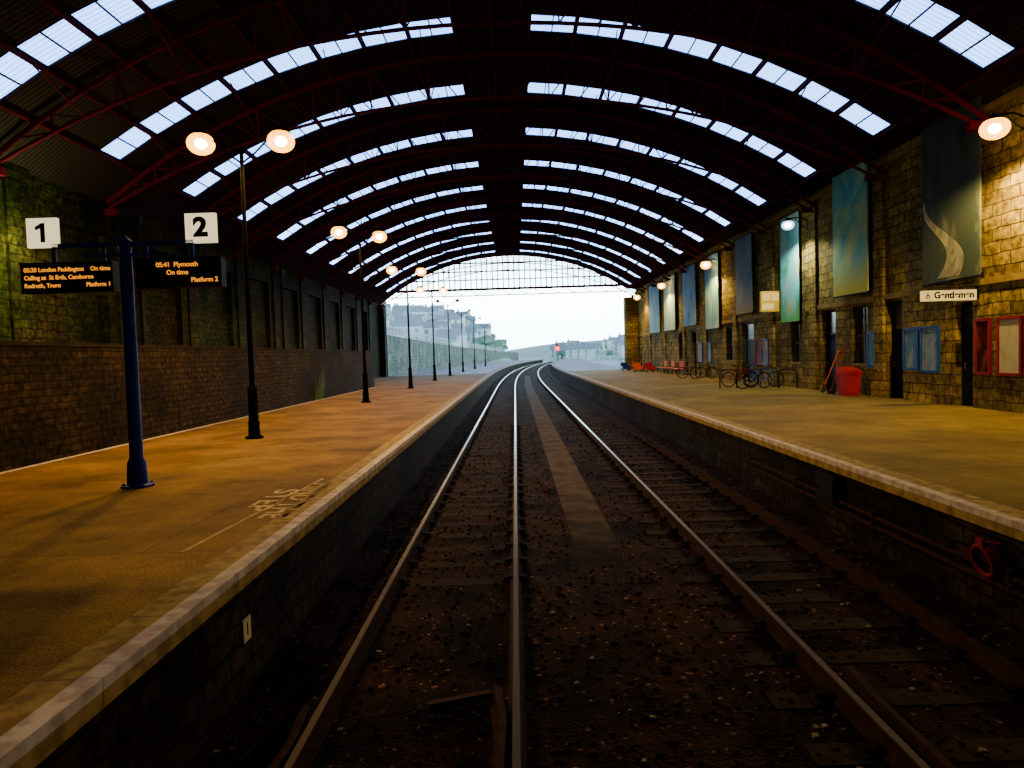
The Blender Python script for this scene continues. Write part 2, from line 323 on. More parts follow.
def dup(root,loc,rotz=None,label=None):
    def rec(o,par):
        c=o.copy(); COL.objects.link(c)
        if par is not None: c.parent=par
        for ch in [x for x in o.children]: rec(ch,c)
        return c
    c=rec(root,None); c.location=loc
    if rotz is not None:c.rotation_euler=(0,0,rotz)
    if label:c['label']=label
    return c
def text(body,size,loc,rot,mat,parent,name,align='CENTER',extr=.002,bold=0,sx=1):
    cu=bpy.data.curves.new(name,'FONT'); cu.body=body; cu.size=size; cu.align_x=align; cu.align_y='CENTER'; cu.extrude=extr; cu.offset=bold
    t=bpy.data.objects.new(name+'_tmp',cu); COL.objects.link(t); bpy.context.view_layer.update()
    dg=bpy.context.evaluated_depsgraph_get(); me=bpy.data.meshes.new_from_object(t.evaluated_get(dg)); 
    bpy.data.objects.remove(t); me.materials.clear(); me.materials.append(mat)
    o=bpy.data.objects.new(name,me); COL.objects.link(o); o.location=loc; o.rotation_euler=rot; o.scale=(sx,1,1); o.parent=parent; return o
def addlight(parent,loc,energy,color=(1,.54,.11),r=.15,aim=(0,0)):
    l=bpy.data.lights.new('lamp_light','SPOT'); l.energy=energy; l.color=color; l.shadow_soft_size=r; l.spot_size=math.radians(170); l.spot_blend=.4
    o=bpy.data.objects.new('lamp_light',l); COL.objects.link(o); o.location=loc; o.rotation_euler=(aim[0],aim[1],0); o.parent=parent; return o

def cv(y): return .0004*max(0,y-55)**2
YS=[-5.98,1.5,10,20,30,40,50]+[55+6*i for i in range(0,34)]
def path(x,y0,y1,z=0):
    ys=[y0]+[y for y in YS if y0<y<y1]+[y1]
    return [(x+cv(y),y,z) for y in ys]

# ---------------------------------------------------------------- dimensions
XL=-12.9; XLOW=-8.7; XR=11.8; YE=66.3
CX=-.4; R=20.2; ZC=CAMZ+9.6-R
RZ=-.93; BZ=-1.12
def arc(a,r=R): return (CX+r*math.sin(a), ZC+r*math.cos(a))

# ---------------------------------------------------------------- ground / track bed
b=MB(); b.bb(-700,900,-8,1500,-1.7,-1.45); g=b.make('ground',M['ground']); meta(g,'pale open ground around and beyond the train shed','ground',kind='structure')
b=MB(); b.sweep([(-2.45,-.3),(4.8,-.3),(4.8,0),(-2.45,0)],path(0,1.5,255,BZ)); f=b.make('floor',M['ballast']); meta(f,'dark oily ballast track bed between platforms','track bed',kind='structure')
b=MB(); b.bb(-2.3,4.65,-6,1.5,-1.3,0); f=b.make('floor.001',M['concourse']); meta(f,'worn concourse floor behind the track ends','floor',kind='structure')

# loose ballast stones
b=MB()
for i in range(5200):
    y=3.4+ (random.random()**1.8)*24; x=random.uniform(-2.3,4.6)
    if min(abs(x-k) for k in(-1.57,-.07,2.49,4.0))<.1: continue
    if abs(x-1.12)<.37 and y>9: continue
    s=random.uniform(.008,.022)
    vs=[(x+sx*s*random.uniform(.6,1.3),y+sy*s*random.uniform(.6,1.3),BZ+s*.5+sz*s*random.uniform(.5,1)) for sx in(-1,1) for sy in(-1,1) for sz in(-1,1)]
    b.add(vs,[(0,1,3,2),(4,6,7,5),(0,4,5,1),(2,3,7,6),(0,2,6,4),(1,5,7,3)],0 if random.random()<.92 else 1)
o=b.make('loose_ballast',[M['stones'],plain('pale_chip',(.12,.09,.07),.8)],recalc=False); meta(o,'loose brown ballast chips scattered over track bed','ballast',kind='stuff')

# ---------------------------------------------------------------- rails
PR=[(-.07,-.16),(.07,-.16),(.07,-.148),(.012,-.13),(.012,-.045),(.030,-.035),(.030,-.006),(.023,0),(-.023,0),(-.030,-.006),(-.030,-.035),(-.012,-.045),(-.012,-.13),(-.07,-.148)]
MIS=[0]*len(PR); MIS[6]=1;MIS[7]=1;MIS[8]=1
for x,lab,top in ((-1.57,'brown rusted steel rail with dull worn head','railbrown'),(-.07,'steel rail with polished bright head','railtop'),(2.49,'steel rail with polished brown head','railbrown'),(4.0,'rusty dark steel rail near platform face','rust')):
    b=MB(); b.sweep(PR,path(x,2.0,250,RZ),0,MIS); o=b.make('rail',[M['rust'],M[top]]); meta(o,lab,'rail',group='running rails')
for (x0,y0,x1,y1) in ((-1.72,3.2,-1.66,5.2),(-.2,3.2,-.17,5.4),(2.66,3.0,2.66,5.6)):
    b=MB(); b.sweep(PR,[(x0,y0,RZ-.01),(x1-.0,y1-.5,RZ-.01),(x1+(.05 if x0<0 else -.05)*-1,y1,RZ-.02)],0); o=b.make('guard_rail',M['rust']); meta(o,'short rusty guard rail beside running rail','rail',group='short guard rails')
b=MB(); b.beam((-.78,5.35,BZ+.05),(-.28,5.5,BZ+.06),.06,.06); o=b.make('timber_offcut',M['wood']); meta(o,'dark timber offcut lying between rails','wood')

# sleepers with chairs
def sleeper_proto(zt,lab,group,loc):
    r=thing('railway_sleeper',lab,'railway sleeper',loc,group)
    b=MB(); b.bb(-1.28,1.28,-.13,.13,-.12,0); part(r,'timber',b,M['sleeper'])
    for sx in(-.752,.752):
        b=MB(); b.bb(sx-.17,sx+.17,-.085,.085,0,.02); b.bb(sx-.11,sx-.045,-.06,.06,.02,.07); b.bb(sx+.045,sx+.11,-.06,.06,.02,.07)
        b.cyl((sx-.14,0,.02),(sx-.14,0,.05),.022,n=8); b.cyl((sx+.14,0,.02),(sx+.14,0,.05),.022,n=8)
        part(r,'rail_chair',b,M['chair'])
    return r
for xc,zt,lab,ys in ((-.82,BZ+.003,'oil-stained timber sleeper nearly buried in ballast',8.5),(3.245,BZ+.009,'oil-stained timber sleeper half buried in ballast',3.9)):
    grp='timber sleepers of platform one track' if xc<0 else 'timber sleepers of platform two track'
    p=None; y=ys; i=0
    while y<84:
        rot=-math.atan(.0008*max(0,y-55))
        if p is None: p=sleeper_proto(zt,lab,grp,(xc+cv(y),y,zt))
        elif i<26: dup(p,(xc+cv(y),y,zt),rot)
        else:
            if i==26:
                q=p.children[0].copy()
                q.name='railway_sleeper'; q.parent=None; COL.objects.link(q); meta(q,lab,'railway sleeper',grp); q.location=(xc+cv(y),y,zt); q.rotation_euler=(0,0,rot); simple=q
            else:
                q=simple.copy(); COL.objects.link(q); q.location=(xc+cv(y),y,zt); q.rotation_euler=(0,0,rot)
        i+=1; y+=.74
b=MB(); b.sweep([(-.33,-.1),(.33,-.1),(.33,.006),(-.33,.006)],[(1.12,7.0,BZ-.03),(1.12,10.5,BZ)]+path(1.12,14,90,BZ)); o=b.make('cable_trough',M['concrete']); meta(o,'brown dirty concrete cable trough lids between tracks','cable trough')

# ---------------------------------------------------------------- platforms
def rect(x0,x1,z0,z1): return [(x0,z0),(x1,z0),(x1,z1),(x0,z1)]
pl=thing('platform','long asphalt platform with worn white painted stone edge','platform',(0,0,0))
part(pl,'deck',MB().sweep(rect(-8.7,-2.7,-.3,0),path(0,-5.98,67)),M['deckL'])
part(pl,'deck_extension',MB().sweep(rect(-12.88,-8.7,-.3,0),path(0,42.1,67)),M['deckL'])
part(pl,'outdoor_deck',MB().sweep(rect(-12.88,-2.7,-.3,0),path(0,67,225)),M['deckOut'],label='asphalt deck with daylight painted in as paleness')
part(pl,'coping',MB().sweep(rect(-2.7,-2.33,-.16,.004),path(0,-5.98,225)),M['coping'],label='stone coping slabs')
part(pl,'edge_line',MB().sweep(rect(-2.46,-2.325,-.06,.01),path(0,-5.98,225)),M['edgewhite'],label='worn white edge paint')
part(pl,'face_wall',MB().sweep(rect(-2.9,-2.42,-1.3,-.16),path(0,-5.98,225)),M['stoneFace'])
b=MB(); b.beam((-3.12,6.2,.001),(-2.86,9.9,.001),.025,.006); part(pl,'painted_line',b,M['worntext'])
b=MB(); b.bb(-8.7,-8.62,-5.9,41.9,-.01,.012); part(pl,'wall_foot_line',b,M['edgewhite'],label='worn pale line along wall foot')
pr=thing('platform','yellow-lit asphalt platform with pale coping beside stone building','platform',(0,0,0))
part(pr,'deck',MB().sweep(rect(5.05,11.79,-.3,0),path(0,-5.98,67)),M['deckR'])
part(pr,'outdoor_deck',MB().sweep(rect(5.05,11.79,-.3,0),path(0,67,225)),M['deckOut'],label='asphalt deck with daylight painted in as paleness')
part(pr,'coping',MB().sweep(rect(4.68,5.05,-.16,.004),path(0,-5.98,225)),M['coping'],label='stone coping slabs')
part(pr,'edge_line',MB().sweep(rect(4.675,4.80,-.06,.01),path(0,-5.98,225)),M['edgewhite'],label='worn pale edge paint')
part(pr,'face_wall',MB().sweep(rect(4.78,5.25,-1.3,-.16),path(0,-5.98,225)),M['stoneFace'])
st=thing('platform_stencil','worn cream stencilled warning lettering on asphalt','floor lettering',(-2.94,8.5,.003))
text('MIND THE',.44,(.17,0,0),(0,0,-math.pi/2),M['worntext'],st,'lettering',extr=.001,bold=.006,sx=1.0)
text('STEP',.44,(-.17,0,0),(0,0,-math.pi/2),M['worntext'],st,'lettering',extr=.001,bold=.006,sx=1.4)

# ---------------------------------------------------------------- walls
def wall_grid(x,sgn,y0,y1,z0,z1,ops,depth,mat,name,thick=.5):
    ys=sorted(set([y0,y1]+[o[0] for o in ops]+[o[1] for o in ops])); zs=sorted(set([z0,z1]+[o[2] for o in ops]+[o[3] for o in ops]))
    b=MB()
    def isop(y,z): return any(o[0]<y<o[1] and o[2]<z<o[3] for o in ops)
    for i in range(len(ys)-1):
        for j in range(len(zs)-1):
            a,c,d,e=ys[i],ys[i+1],zs[j],zs[j+1]
            if not isop((a+c)/2,(d+e)/2): b.add([(x,a,d),(x,c,d),(x,c,e),(x,a,e)],[(0,1,2,3)])
    xd=x+sgn*depth
    for a,c,d,e in ops:
        b.add([(x,a,d),(xd,a,d),(xd,a,e),(x,a,e)],[(0,1,2,3)]); b.add([(x,c,d),(xd,c,d),(xd,c,e),(x,c,e)],[(0,1,2,3)])
        b.add([(x,a,d),(xd,a,d),(xd,c,d),(x,c,d)],[(0,1,2,3)]); b.add([(x,a,e),(xd,a,e),(xd,c,e),(x,c,e)],[(0,1,2,3)])
    b.bb(xd,xd+sgn*thick,y0,y1,z0,z1)
    o=b.make(name,mat,recalc=False); return o
doorsR=[(17.68,18.36,0,2.75),(20.85,21.75,0,3.05),(25.2,26.3,0,3.05),(33.8,35.6,0,3.0),(44.5,45.6,0,2.9)]
winsR=[(22.95,23.95,1.0,3.05),(28.3,29.3,1.0,2.75),(37,38.2,1.0,2.9),(48,49.2,1.0,2.9)]
WT=8.0
o=wall_grid(XR,1,-6,YE,-.3,WT,doorsR+winsR,.32,M['stoneR'],'wall_right'); meta(o,'yellow-lit coursed granite station building wall','wall',kind='structure')
panels=[]
y=9.6
while y<62: panels.append((y,y+2.6,2.5,5.9)); y+=4.8
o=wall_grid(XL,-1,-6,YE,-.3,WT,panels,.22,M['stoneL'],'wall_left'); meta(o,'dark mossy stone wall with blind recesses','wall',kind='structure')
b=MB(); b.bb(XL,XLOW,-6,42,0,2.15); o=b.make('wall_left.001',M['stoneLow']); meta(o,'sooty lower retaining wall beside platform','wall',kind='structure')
b=MB(); b.bb(XL,XLOW+.02,-6,42.05,2.15,2.22); o=b.make('trim_1',M['trimL']); meta(o,'dark stone coping of lower wall','trim',kind='structure')
b=MB(); b.bb(-14,13,-6.5,-6,-1.3,12); o=b.make('wall_back',M['stoneBack']); meta(o,'stone wall behind the concourse','wall',kind='structure')
b=MB(); b.bb(XR-.08,XR+.02,-6,YE,7.35,7.5); o=b.make('trim_2',M['trim']); meta(o,'projecting stone cornice under roof','trim',kind='structure')
b=MB()
b.bb(XR-.06,XR+.02,-6,17.5,3.12,3.28); b.bb(XR-.06,XR+.02,18.6,27.7,3.12,3.28);b.bb(XR-.06,XR+.02,30,YE,3.12,3.28)
o=b.make('trim_3',M['trim']); meta(o,'stone string course above doors','trim',kind='structure')
p=None
for i,y in enumerate([12.1,15.3,22.08,26.9,31.3,36.45,42.2,47.5,53.6,59.4]):
    if p is None:
        b=MB(); b.bb(-.1,0,-.28,.28,0,7.35); b.bb(-.16,0,-.34,.34,0,.5); b.bb(-.16,0,-.34,.34,7.1,7.35)
        p=b.make('pilaster',M['stoneR']); p.location=(XR,y,0); meta(p,'shallow granite pilaster on building wall','pilaster','wall pilasters')
    else:
        q=p.copy(); COL.objects.link(q); q.location=(XR,y,0)
p=None;p2=None
for i in range(12):
    y=8.3+4.8*i
    if p is None:
        b=MB(); b.bb(0,.08,-.4,.4,2.22,7.0); b.bb(0,.12,-.45,.45,6.7,7.0)
        p=b.make('buttress',M['stoneL']); p.location=(XL,y,0); meta(p,'dark stone buttress between blind recesses','buttress','wall buttresses')
    elif y<42:
        q=p.copy(); COL.objects.link(q); q.location=(XL,y,0)
    elif p2 is None:
        b=MB(); b.bb(0,.08,-.4,.4,0,7.0); b.bb(0,.12,-.45,.45,6.7,7.0)
        p2=b.make('buttress',M['stoneL']); p2.location=(XL,y,0); meta(p2,'tall dark stone buttress between blind recesses','buttress','wall buttresses')
    else:
        q=p2.copy(); COL.objects.link(q); q.location=(XL,y,0)
for x0,x1 in((XL,XL+.5),(XR-1.15,XR)):
    b=MB(); b.bb(x0,x1,YE-.9,YE+.25,0,6.9); o=b.make('gable_pier',M['stoneR'] if x0>0 else M['stoneL']); meta(o,'tall stone pier carrying the shed end screen','pier',group='end piers')

# doors
for i,(a,c,d,e) in enumerate(doorsR):
    r=thing('door_%d'%(i+1),None,None,(XR+.2,(a+c)/2,0),kind='structure'); meta(r,['dark blue toilet door under hanging sign','tall narrow dark blue panelled door','dark timber doorway in stone wall','glazed double door with pale surround','dark blue panelled door'][i],'door')
    w=c-a
    b=MB(); b.bb(-.04,.06,-w/2,-w/2+.07,0,e); b.bb(-.04,.06,w/2-.07,w/2,0,e); b.bb(-.04,.06,-w/2,w/2,e-.08,e); b.bb(-.04,.06,-w/2,w/2,2.1,2.17)
    part(r,'frame',b,M['wframe'] if i in(3,) else M['navy'])
    b=MB(); b.bb(0,.045,-w/2+.07,w/2-.07,0.01,2.1); b.bb(-.015,0,-w/2+.17,w/2-.17,.25,.9); b.bb(-.015,0,-w/2+.17,w/2-.17,1.1,1.95)
    part(r,'leaf',b,M['navy'])
    b=MB(); b.bb(0,.03,-w/2+.07,w/2-.07,2.17,e-.08); part(r,'fanlight',b,M['glass'])
    b=MB(); b.cyl((-.05,w/2-.14,1.0),(-.05,w/2-.14,1.15),.012); b.bb(-.05,0,w/2-.15,w/2-.13,1.0,1.02); b.bb(-.05,0,w/2-.15,w/2-.13,1.13,1.15); part(r,'handle',b,M['steel'])
for i,(a,c,d,e) in enumerate(winsR):
    r=thing('window_%d'%(i+1),'dark sash window with grey glazing bars','window',(XR+.2,(a+c)/2,d),kind='structure')
    w=c-a;h=e-d
    b=MB(); 
    for yy in(-w/2+.03,0,w/2-.03): b.bb(-.03,.05,yy-.03,yy+.03,0,h)
    for zz in(.04,h/2,h-.04): b.bb(-.03,.05,-w/2,w/2,zz-.035,zz+.035)
    part(r,'frame',b,M['wframe']); b=MB(); b.bb(0,.02,-w/2+.06,w/2-.06,.06,h-.06); part(r,'pane',b,M['glass'])
    b=MB(); b.bb(-.22,.0,-w/2,w/2,0,.06); part(r,'sill',b,M['trim'])

# ---------------------------------------------------------------- roof
A0=math.radians(3.1); A1=math.radians(34.0); AE=math.asin(12.75/R); NP=8; GAP=math.radians(.36)
stepA=(A1-A0)/NP
rows=[20.2+4.8*k for k in range(-3,10)]
HW=.52
def rpos(a,r):
    if a>A1:
        x0,z0=arc(A1,r); t=(a-A1)/(AE-A1); return (x0+(XR+.35-x0)*t, z0-.28*t)
    return arc(a,r)
cells=[]
for i in range(NP): cells.append((A0+i*stepA+GAP/2,A0+(i+1)*stepA-GAP/2))
bset=set([-AE,AE,0])
for a,c in cells: bset|={a,c,-a,-c}
angs=sorted(bset)
ybs=[-6.5]
for yc in rows: ybs+=[yc-HW,yc+HW]
ybs.append(YE+.3)
b=MB()
def inpanel(am): return any(a<abs(am)<c for a,c in cells)
for i in range(len(angs)-1):
    am=(angs[i]+angs[i+1])/2
    for j in range(len(ybs)-1):
        if j%2==1 and inpanel(am): continue
        vs=[]
        for r in (R,R+.06):
            x0,z0=rpos(angs[i],r);x1,z1=rpos(angs[i+1],r); vs+=[(x0,ybs[j],z0),(x1,ybs[j],z1),(x1,ybs[j+1],z1),(x0,ybs[j+1],z0)]
        b.add(vs,[(0,1,2,3),(4,7,6,5),(0,4,5,1),(2,6,7,3),(1,5,6,2),(0,3,7,4)])
o=b.make('ceiling',M['roof']); meta(o,'dark corrugated barrel roof of the train shed','ceiling',kind='structure')
wn=len(winsR)+1; wp={}
for yc in rows:
    for sg in(-1,1):
        if sg not in wp:
            b=MB()
            for a,c in cells:
                x0,z0=arc(sg*a,R+.03);x1,z1=arc(sg*c,R+.03)
                b.add([(x0,-HW,z0),(x1,-HW,z1),(x1,HW,z1),(x0,HW,z0)],[(0,1,2,3)])
                am=(a+c)/2; xm,zm=arc(sg*am,R+.0); b.box((xm,0,zm),(.035,2*HW,.04),Matrix.Rotation(sg*am,3,'Y'),1)
            o=b.make('window_%d'%wn,[M['sky'],M['purlin']],recalc=False); wp[sg]=o
        else:
            o=wp[sg].copy(); o.name='window_%d'%wn; COL.objects.link(o)
        o.location=(0,yc,0); meta(o,'strip of translucent pale blue rooflight sheets','rooflight',kind='structure'); wn+=1
al=[0]+[s*(A0+i*stepA) for i in range(NP+1) for s in(-1,1)]
for a in al:
    x,z=arc(a,R-.07); b=MB(); q=Matrix.Rotation(a,3,'Y'); b.box((x,(YE-6)/2,z),(.08 if a else .12,YE+6,.12 if a else .16),q)
    o=b.make('roof_purlin',M['purlin']); meta(o,'long dark red steel purlin under roof' if a else 'heavy maroon ridge beam under roof','purlin',group='roof purlins')
def bot(a,drop=1.25):
    t=a/AE; x,z=arc(a,R-.3); return (x,z-drop*(1-t*t))
tp=None
for k in range(-2,11):
    y=20.2+4.8*k-3.3
    if tp is None:
        tp=thing('roof_truss','maroon painted arched lattice roof truss','roof truss',(0,y,0),group='roof trusses')
        n=28; AR=math.asin((XR-.02-CX)/R); AL=-AE+.02
        A=[AL+(AR-AL)*i/n for i in range(n+1)]
        b=MB()
        for i in range(n):
            x0,z0=arc(A[i],R-.2);x1,z1=arc(A[i+1],R-.2); b.beam((x0,0,z0),(x1,0,z1),.09,.10)
        part(tp,'top_chord',b,M['truss'])
        b=MB()
        for i in range(n):
            x0,z0=bot(A[i]);x1,z1=bot(A[i+1]); b.beam((x0,0,z0),(x1,0,z1),.08,.07)
        part(tp,'bottom_chord',b,M['truss'])
        b=MB()
        for i in range(1,n):
            x0,z0=arc(A[i],R-.25);x1,z1=bot(A[i]); 
            if i%2==0: b.beam((x0,0,z0),(x1,0,z1+.001),.04,.04)
            j=i+1 if A[i]<0 else i-1
            x2,z2=bot(A[j]); b.beam((x0,0,z0),(x2,0,z2),.035,.035)
        for i in range(3,n-2,3):
            x1,z1=bot(A[i]); x3,z3=arc(A[i],R-.16); b.beam((x1,0,z1),(x3,1.9,z3),.03,.03); b.beam((x1,0,z1),(x3,-1.9,z3),.03,.03)
        part(tp,'web_bracing',b,M['truss'])
        for a_,s in((AL,-1),(AR-.012,1)):
            b=MB(); x,z=arc(a_,R-.3); b.bb(x-s*.25,x+s*.1,-.1,.1,z-.3,z-.1)
            part(tp,'wall_shoe',b,M['truss'])
    else: dup(tp,(0,y,0))
gs=thing('gable_screen','glazed lattice screen closing the arched roof end','gable screen',(0,YE,0))
zb=CAMZ+6.45; hwid=math.sqrt(R*R-(zb-ZC)**2)
b=MB(); b.bb(CX-hwid,CX+hwid,-.1,.1,zb-.12,zb+.1); b.bb(CX-hwid-.7,CX+hwid+.7,-.06,.06,zb-.66,zb-.56)
part(gs,'bottom_beam',b,M['purlin'])
b=MB(); k=-21
while k<=21:
    x=CX+k*.52; zt=ZC+math.sqrt(max(0,R*R-(x-CX)**2))-.1
    if abs(k*.52)<hwid-.3 and zt>zb: b.bb(x-.055,x+.055,-.04,.04,zb,zt)
    if k%3==0: b.beam((x,0,zb-.58),(x+.78,0,zb),.06,.06); b.beam((x+1.56,0,zb-.58),(x+.78,0,zb),.06,.06)
    k+=1
for dz in(.9,1.7,2.5):
    w=math.sqrt(R*R-(zb+dz-ZC)**2); b.bb(CX-w,CX+w,-.04,.04,zb+dz-.06,zb+dz+.06)
part(gs,'glazing_bars',b,M['purlin'])
b=MB(); n=24; vs=[(CX-hwid+2*hwid*i/n,.02,zb) for i in range(n+1)]+[(CX-hwid+2*hwid*i/n,.02,ZC+math.sqrt(R*R-(hwid*(2*i/n-1))**2)) for i in range(n+1)]
b.add(vs,[(i,i+1,n+2+i,n+1+i) for i in range(n)]); part(gs,'glass',b,M['glassG'])

# ---------------------------------------------------------------- platform lamp posts
def bulb_and_halo(hd,c,bulb,halo,r=.30):
    g=MB(); g.ell(c,.13,.13,.11,14,8); gl=g.make('lamp_bulb',bulb,True); gl.parent=hd
    g=MB(); g.ell(c,r,r,r*.8,24,14); gl=g.make('globe_or_halo',halo,True); gl.parent=hd  # outer shell adds the lamp's glare halo as glowing geometry
def lamp_post(loc,on,label,rz=0):
    r=thing('platform_lamp',label,'street lamp',loc,group='platform lamp posts',rotz=rz)
    b=MB(); b.lathe([(.2,0),(.2,.04),(.13,.08),(.12,.3),(.135,.34),(.11,.4),(.1,1.1),(.12,1.14),(.07,1.2)]); part(r,'base',b,M['blackpole'],True)
    b=MB(); b.lathe([(.062,1.15),(.05,4),(.042,6.4),(.06,6.42),(.06,6.5),(.02,6.62)],n=12); part(r,'pole',b,M['blackpole'],True)
    for s in(-1,1):
        b=MB(); b.tube([(0,0,6.2),(s*.3,0,6.42),(s*.62,0,6.72),(s*.86,0,6.9)],.022); b.tube([(0,0,6.45),(s*.3,0,6.58),(s*.6,0,6.72)],.014)
        part(r,'arm',b,M['blackpole'],True)
    for s in(-1,1):
        h=MB(); h.lathe([(.03,.28),(.06,.26),(.1,.21),(.2,.16),(.22,.13)],(s*.9,0,6.72)); hd=part(r,'lamp_head',h,M['blackpole'],True)
        if on: bulb_and_halo(hd,(s*.9,0,6.66),M['lamp'],M['halo'])
        else: g=MB(); g.ell((s*.9,0,6.78),.2,.2,.12); gl=g.make('globe_or_halo',M['lampoff'],True); gl.parent=hd
    if on:
        for s in(-1,1): addlight(r,(s*.9,0,6.38),on,r=.1)
    return r
for y,on,rz in((3.8,130,0),(15.5,2200,0),(27.2,1600,.75),(38.9,1200,.6),(50.6,700,.5),(62.3,0,0),(76,0,0),(92,0,0),(110,0,0)):
    lamp_post((-6.0+cv(y),y,0),on,'tall black double-headed platform lamp post, glowing orange' if on else 'tall black double-headed platform lamp post, unlit',rz)
for y in(4,15.7,27.4,39.1,50.8,61):
    wh_=(y==27.4)
    r=thing('wall_lamp','black bracket wall lamp glowing cool white above platform' if wh_ else 'black bracket wall lamp glowing orange above platform','wall lamp',(XR,y,6.5),group='bracket wall lamps')
    b=MB(); b.bb(-.04,0,-.08,.08,-.2,.25); b.tube([(-.03,0,.2),(-.4,0,.34),(-.75,0,.3)],.025); b.tube([(-.03,0,-.12),(-.35,0,.08),(-.55,0,.3)],.015); part(r,'bracket',b,M['black'],True)
    h=MB(); h.lathe([(.03,.34),(.07,.31),(.1,.26),(.2,.21),(.22,.18)],(-.82,0,0)); hd=part(r,'lamp_head',h,M['black'],True)
    if wh_: bulb_and_halo(hd,(-.82,0,.04),M['lampwhite'],M['halowhite'],.24)
    else: bulb_and_halo(hd,(-.82,0,.0),M['lamp'],M['halo'])
    addlight(r,(-.85,0,-.32),(2900 if 10<y<20 else (350 if y<10 else (1100 if wh_ else 1500))),((.85,.9,.8) if wh_ else (1,.64,.13)),.1,aim=(0,.3))
r=thing('wall_lamp','small greenish bulkhead lamp on dark stone wall','wall lamp',(XL,16.4,6.2),group='bulkhead lamps')
b=MB(); b.bb(0,.12,-.15,.15,-.08,.12); part(r,'bracket',b,M['black']); b=MB(); b.ell((.2,0,0),.12,.14,.1); part(r,'globe_or_halo',b,emis('green_tube',(.7,1,.35),6),True)
l=bpy.data.lights.new('lamp_light','POINT'); l.energy=480; l.color=(.75,1,.2); l.shadow_soft_size=.1; o=bpy.data.objects.new('lamp_light',l); COL.objects.link(o); o.parent=r; o.location=(.8,.8,-1.3)

# ---------------------------------------------------------------- departure sign post
sp=thing('platform_sign','navy post with platform numbers and amber departure displays','sign',(-5.46,9.7,0))
b=MB(); b.lathe([(.22,0),(.22,.03),(.14,.05),(.125,.35),(.09,.42),(.082,3.45),(.09,3.5),(.02,3.56)]); 
for a in range(4): b.cyl((.18*math.cos(a*1.571+.7),.18*math.sin(a*1.571+.7),.03),(.18*math.cos(a*1.571+.7),.18*math.sin(a*1.571+.7),.06),.02,n=6)
part(sp,'post',b,M['blue'],True)
b=MB(); b.bb(-1.02,.98,-.03,.03,3.42,3.48); b.bb(-.6,.62,-.025,.025,3.28,3.32)
for x in(-.3,.3,-1.0,.95): b.bb(x-.02,x+.02,-.02,.02,3.0,3.42)
part(sp,'crossbar',b,M['blue'])
for x,t,h in((-1.15,'1',3.64),(1.09,'2',3.64)):
    b=MB(); b.box((x,0,h),(.43,.06,.41)); pn=part(sp,'number_panel',b,M['signwhite'])
    if t=='1':
        b=MB(); pts_=[(.045,-.135),(.045,.135),(-.0,.135),(-.09,.085),(-.09,.035),(-.02,.06),(-.02,-.135)]
        k=len(pts_); vs=[(x+px,-.036,h+pz) for px,pz in pts_]+[(x+px,-.03,h+pz) for px,pz in pts_]
        b.add(vs,[tuple(range(k)),tuple(range(k,2*k))[::-1]]+[(i,(i+1)%k,k+(i+1)%k,k+i) for i in range(k)])
        nb=b.make('number',M['text']); nb.parent=pn
    else: text(t,.36,(x,-.034,h-.0),(math.pi/2,0,0),M['text'],pn,'number',bold=.018,sx=1.1)
for x,zc,w,ls in((-.8,3.0,1.3,(('05:20 London Paddington','On time'),('Calling at  St Erth, Camborne',''),('Redruth, Truro','Platform 1'))),(.78,3.02,1.2,(('05:41  Plymouth',''),('On time',''),('','Platform 2')))):
    b=MB(); b.box((x,0,zc),(w,.16,.42)); b.box((x,-.09,zc+.2),(w,.03,.02)); b.box((x,-.09,zc-.2),(w,.03,.02)); d=part(sp,'display_housing',b,M['black'])
    for i,(t1,t2) in enumerate(ls):
        zz=zc+.11-.11*i
        if w>1.25:
            if t1: text(t1,.082,(x-w/2+.05,-.084,zz),(math.pi/2,0,0),M['led'],d,'display_text',align='LEFT',bold=.002)
            if t2: text(t2,.082,(x+w/2-.03,-.084,zz),(math.pi/2,0,0),M['led'],d,'display_text',align='RIGHT',bold=.002)
        else:
            if t1: text(t1,.09,(x-.02,-.084,zz),(math.pi/2,0,0),M['led'],d,'display_text',bold=.002)
            if t2: text(t2,.09,(x+w/2-.05,-.084,zz),(math.pi/2,0,0),M['led'],d,'display_text',align='RIGHT',bold=.002)

# ---------------------------------------------------------------- signs on building
s=thing('hanging_sign','warm yellow lit hanging sign reading Gentlemen over toilet door','sign',(XR,17.5,2.9))
b=MB(); b.bb(-1.42,-.06,-.06,.06,-.13,.13); part(s,'panel',b,M['signlit'])
b=MB(); b.bb(-.06,0,-.04,.04,-.1,.22); b.bb(-1.3,0,-.015,.015,.19,.22); b.bb(-1.25,-1.23,-.01,.01,.13,.2); b.bb(-.4,-.38,-.01,.01,.13,.2); part(s,'bracket',b,M['black'])
text('Gentlemen',.225,(-.63,-.063,0),(math.pi/2,0,0),M['text'],s,'lettering',bold=.009)
b=MB(); b.torus((-1.29,-.063,-.03),(0,1,0),.045,.012,16,4); b.bb(-1.305,-1.283,-.067,-.06,-.03,.06); b.bb(-1.305,-1.255,-.067,-.06,0,.018); b.ell((-1.295,-.063,.08),.018,.006,.018,8,4); part(s,'wheelchair_symbol',b,M['text'])
s=thing('box_sign','yellow box sign with white panels projecting from wall','sign',(XR,30.5,3.75))
b=MB(); b.bb(-.85,0,-.1,.1,-.45,.45); part(s,'housing',b,M['yellow'])
for q in((-.78,-.45,.02,.38),(-.37,-.06,.02,.38),(-.78,-.3,-.36,-.1)):
    b=MB(); b.bb(q[0],q[1],-.11,-.1,q[2],q[3]); part(s,'panel',b,M['signlit'])

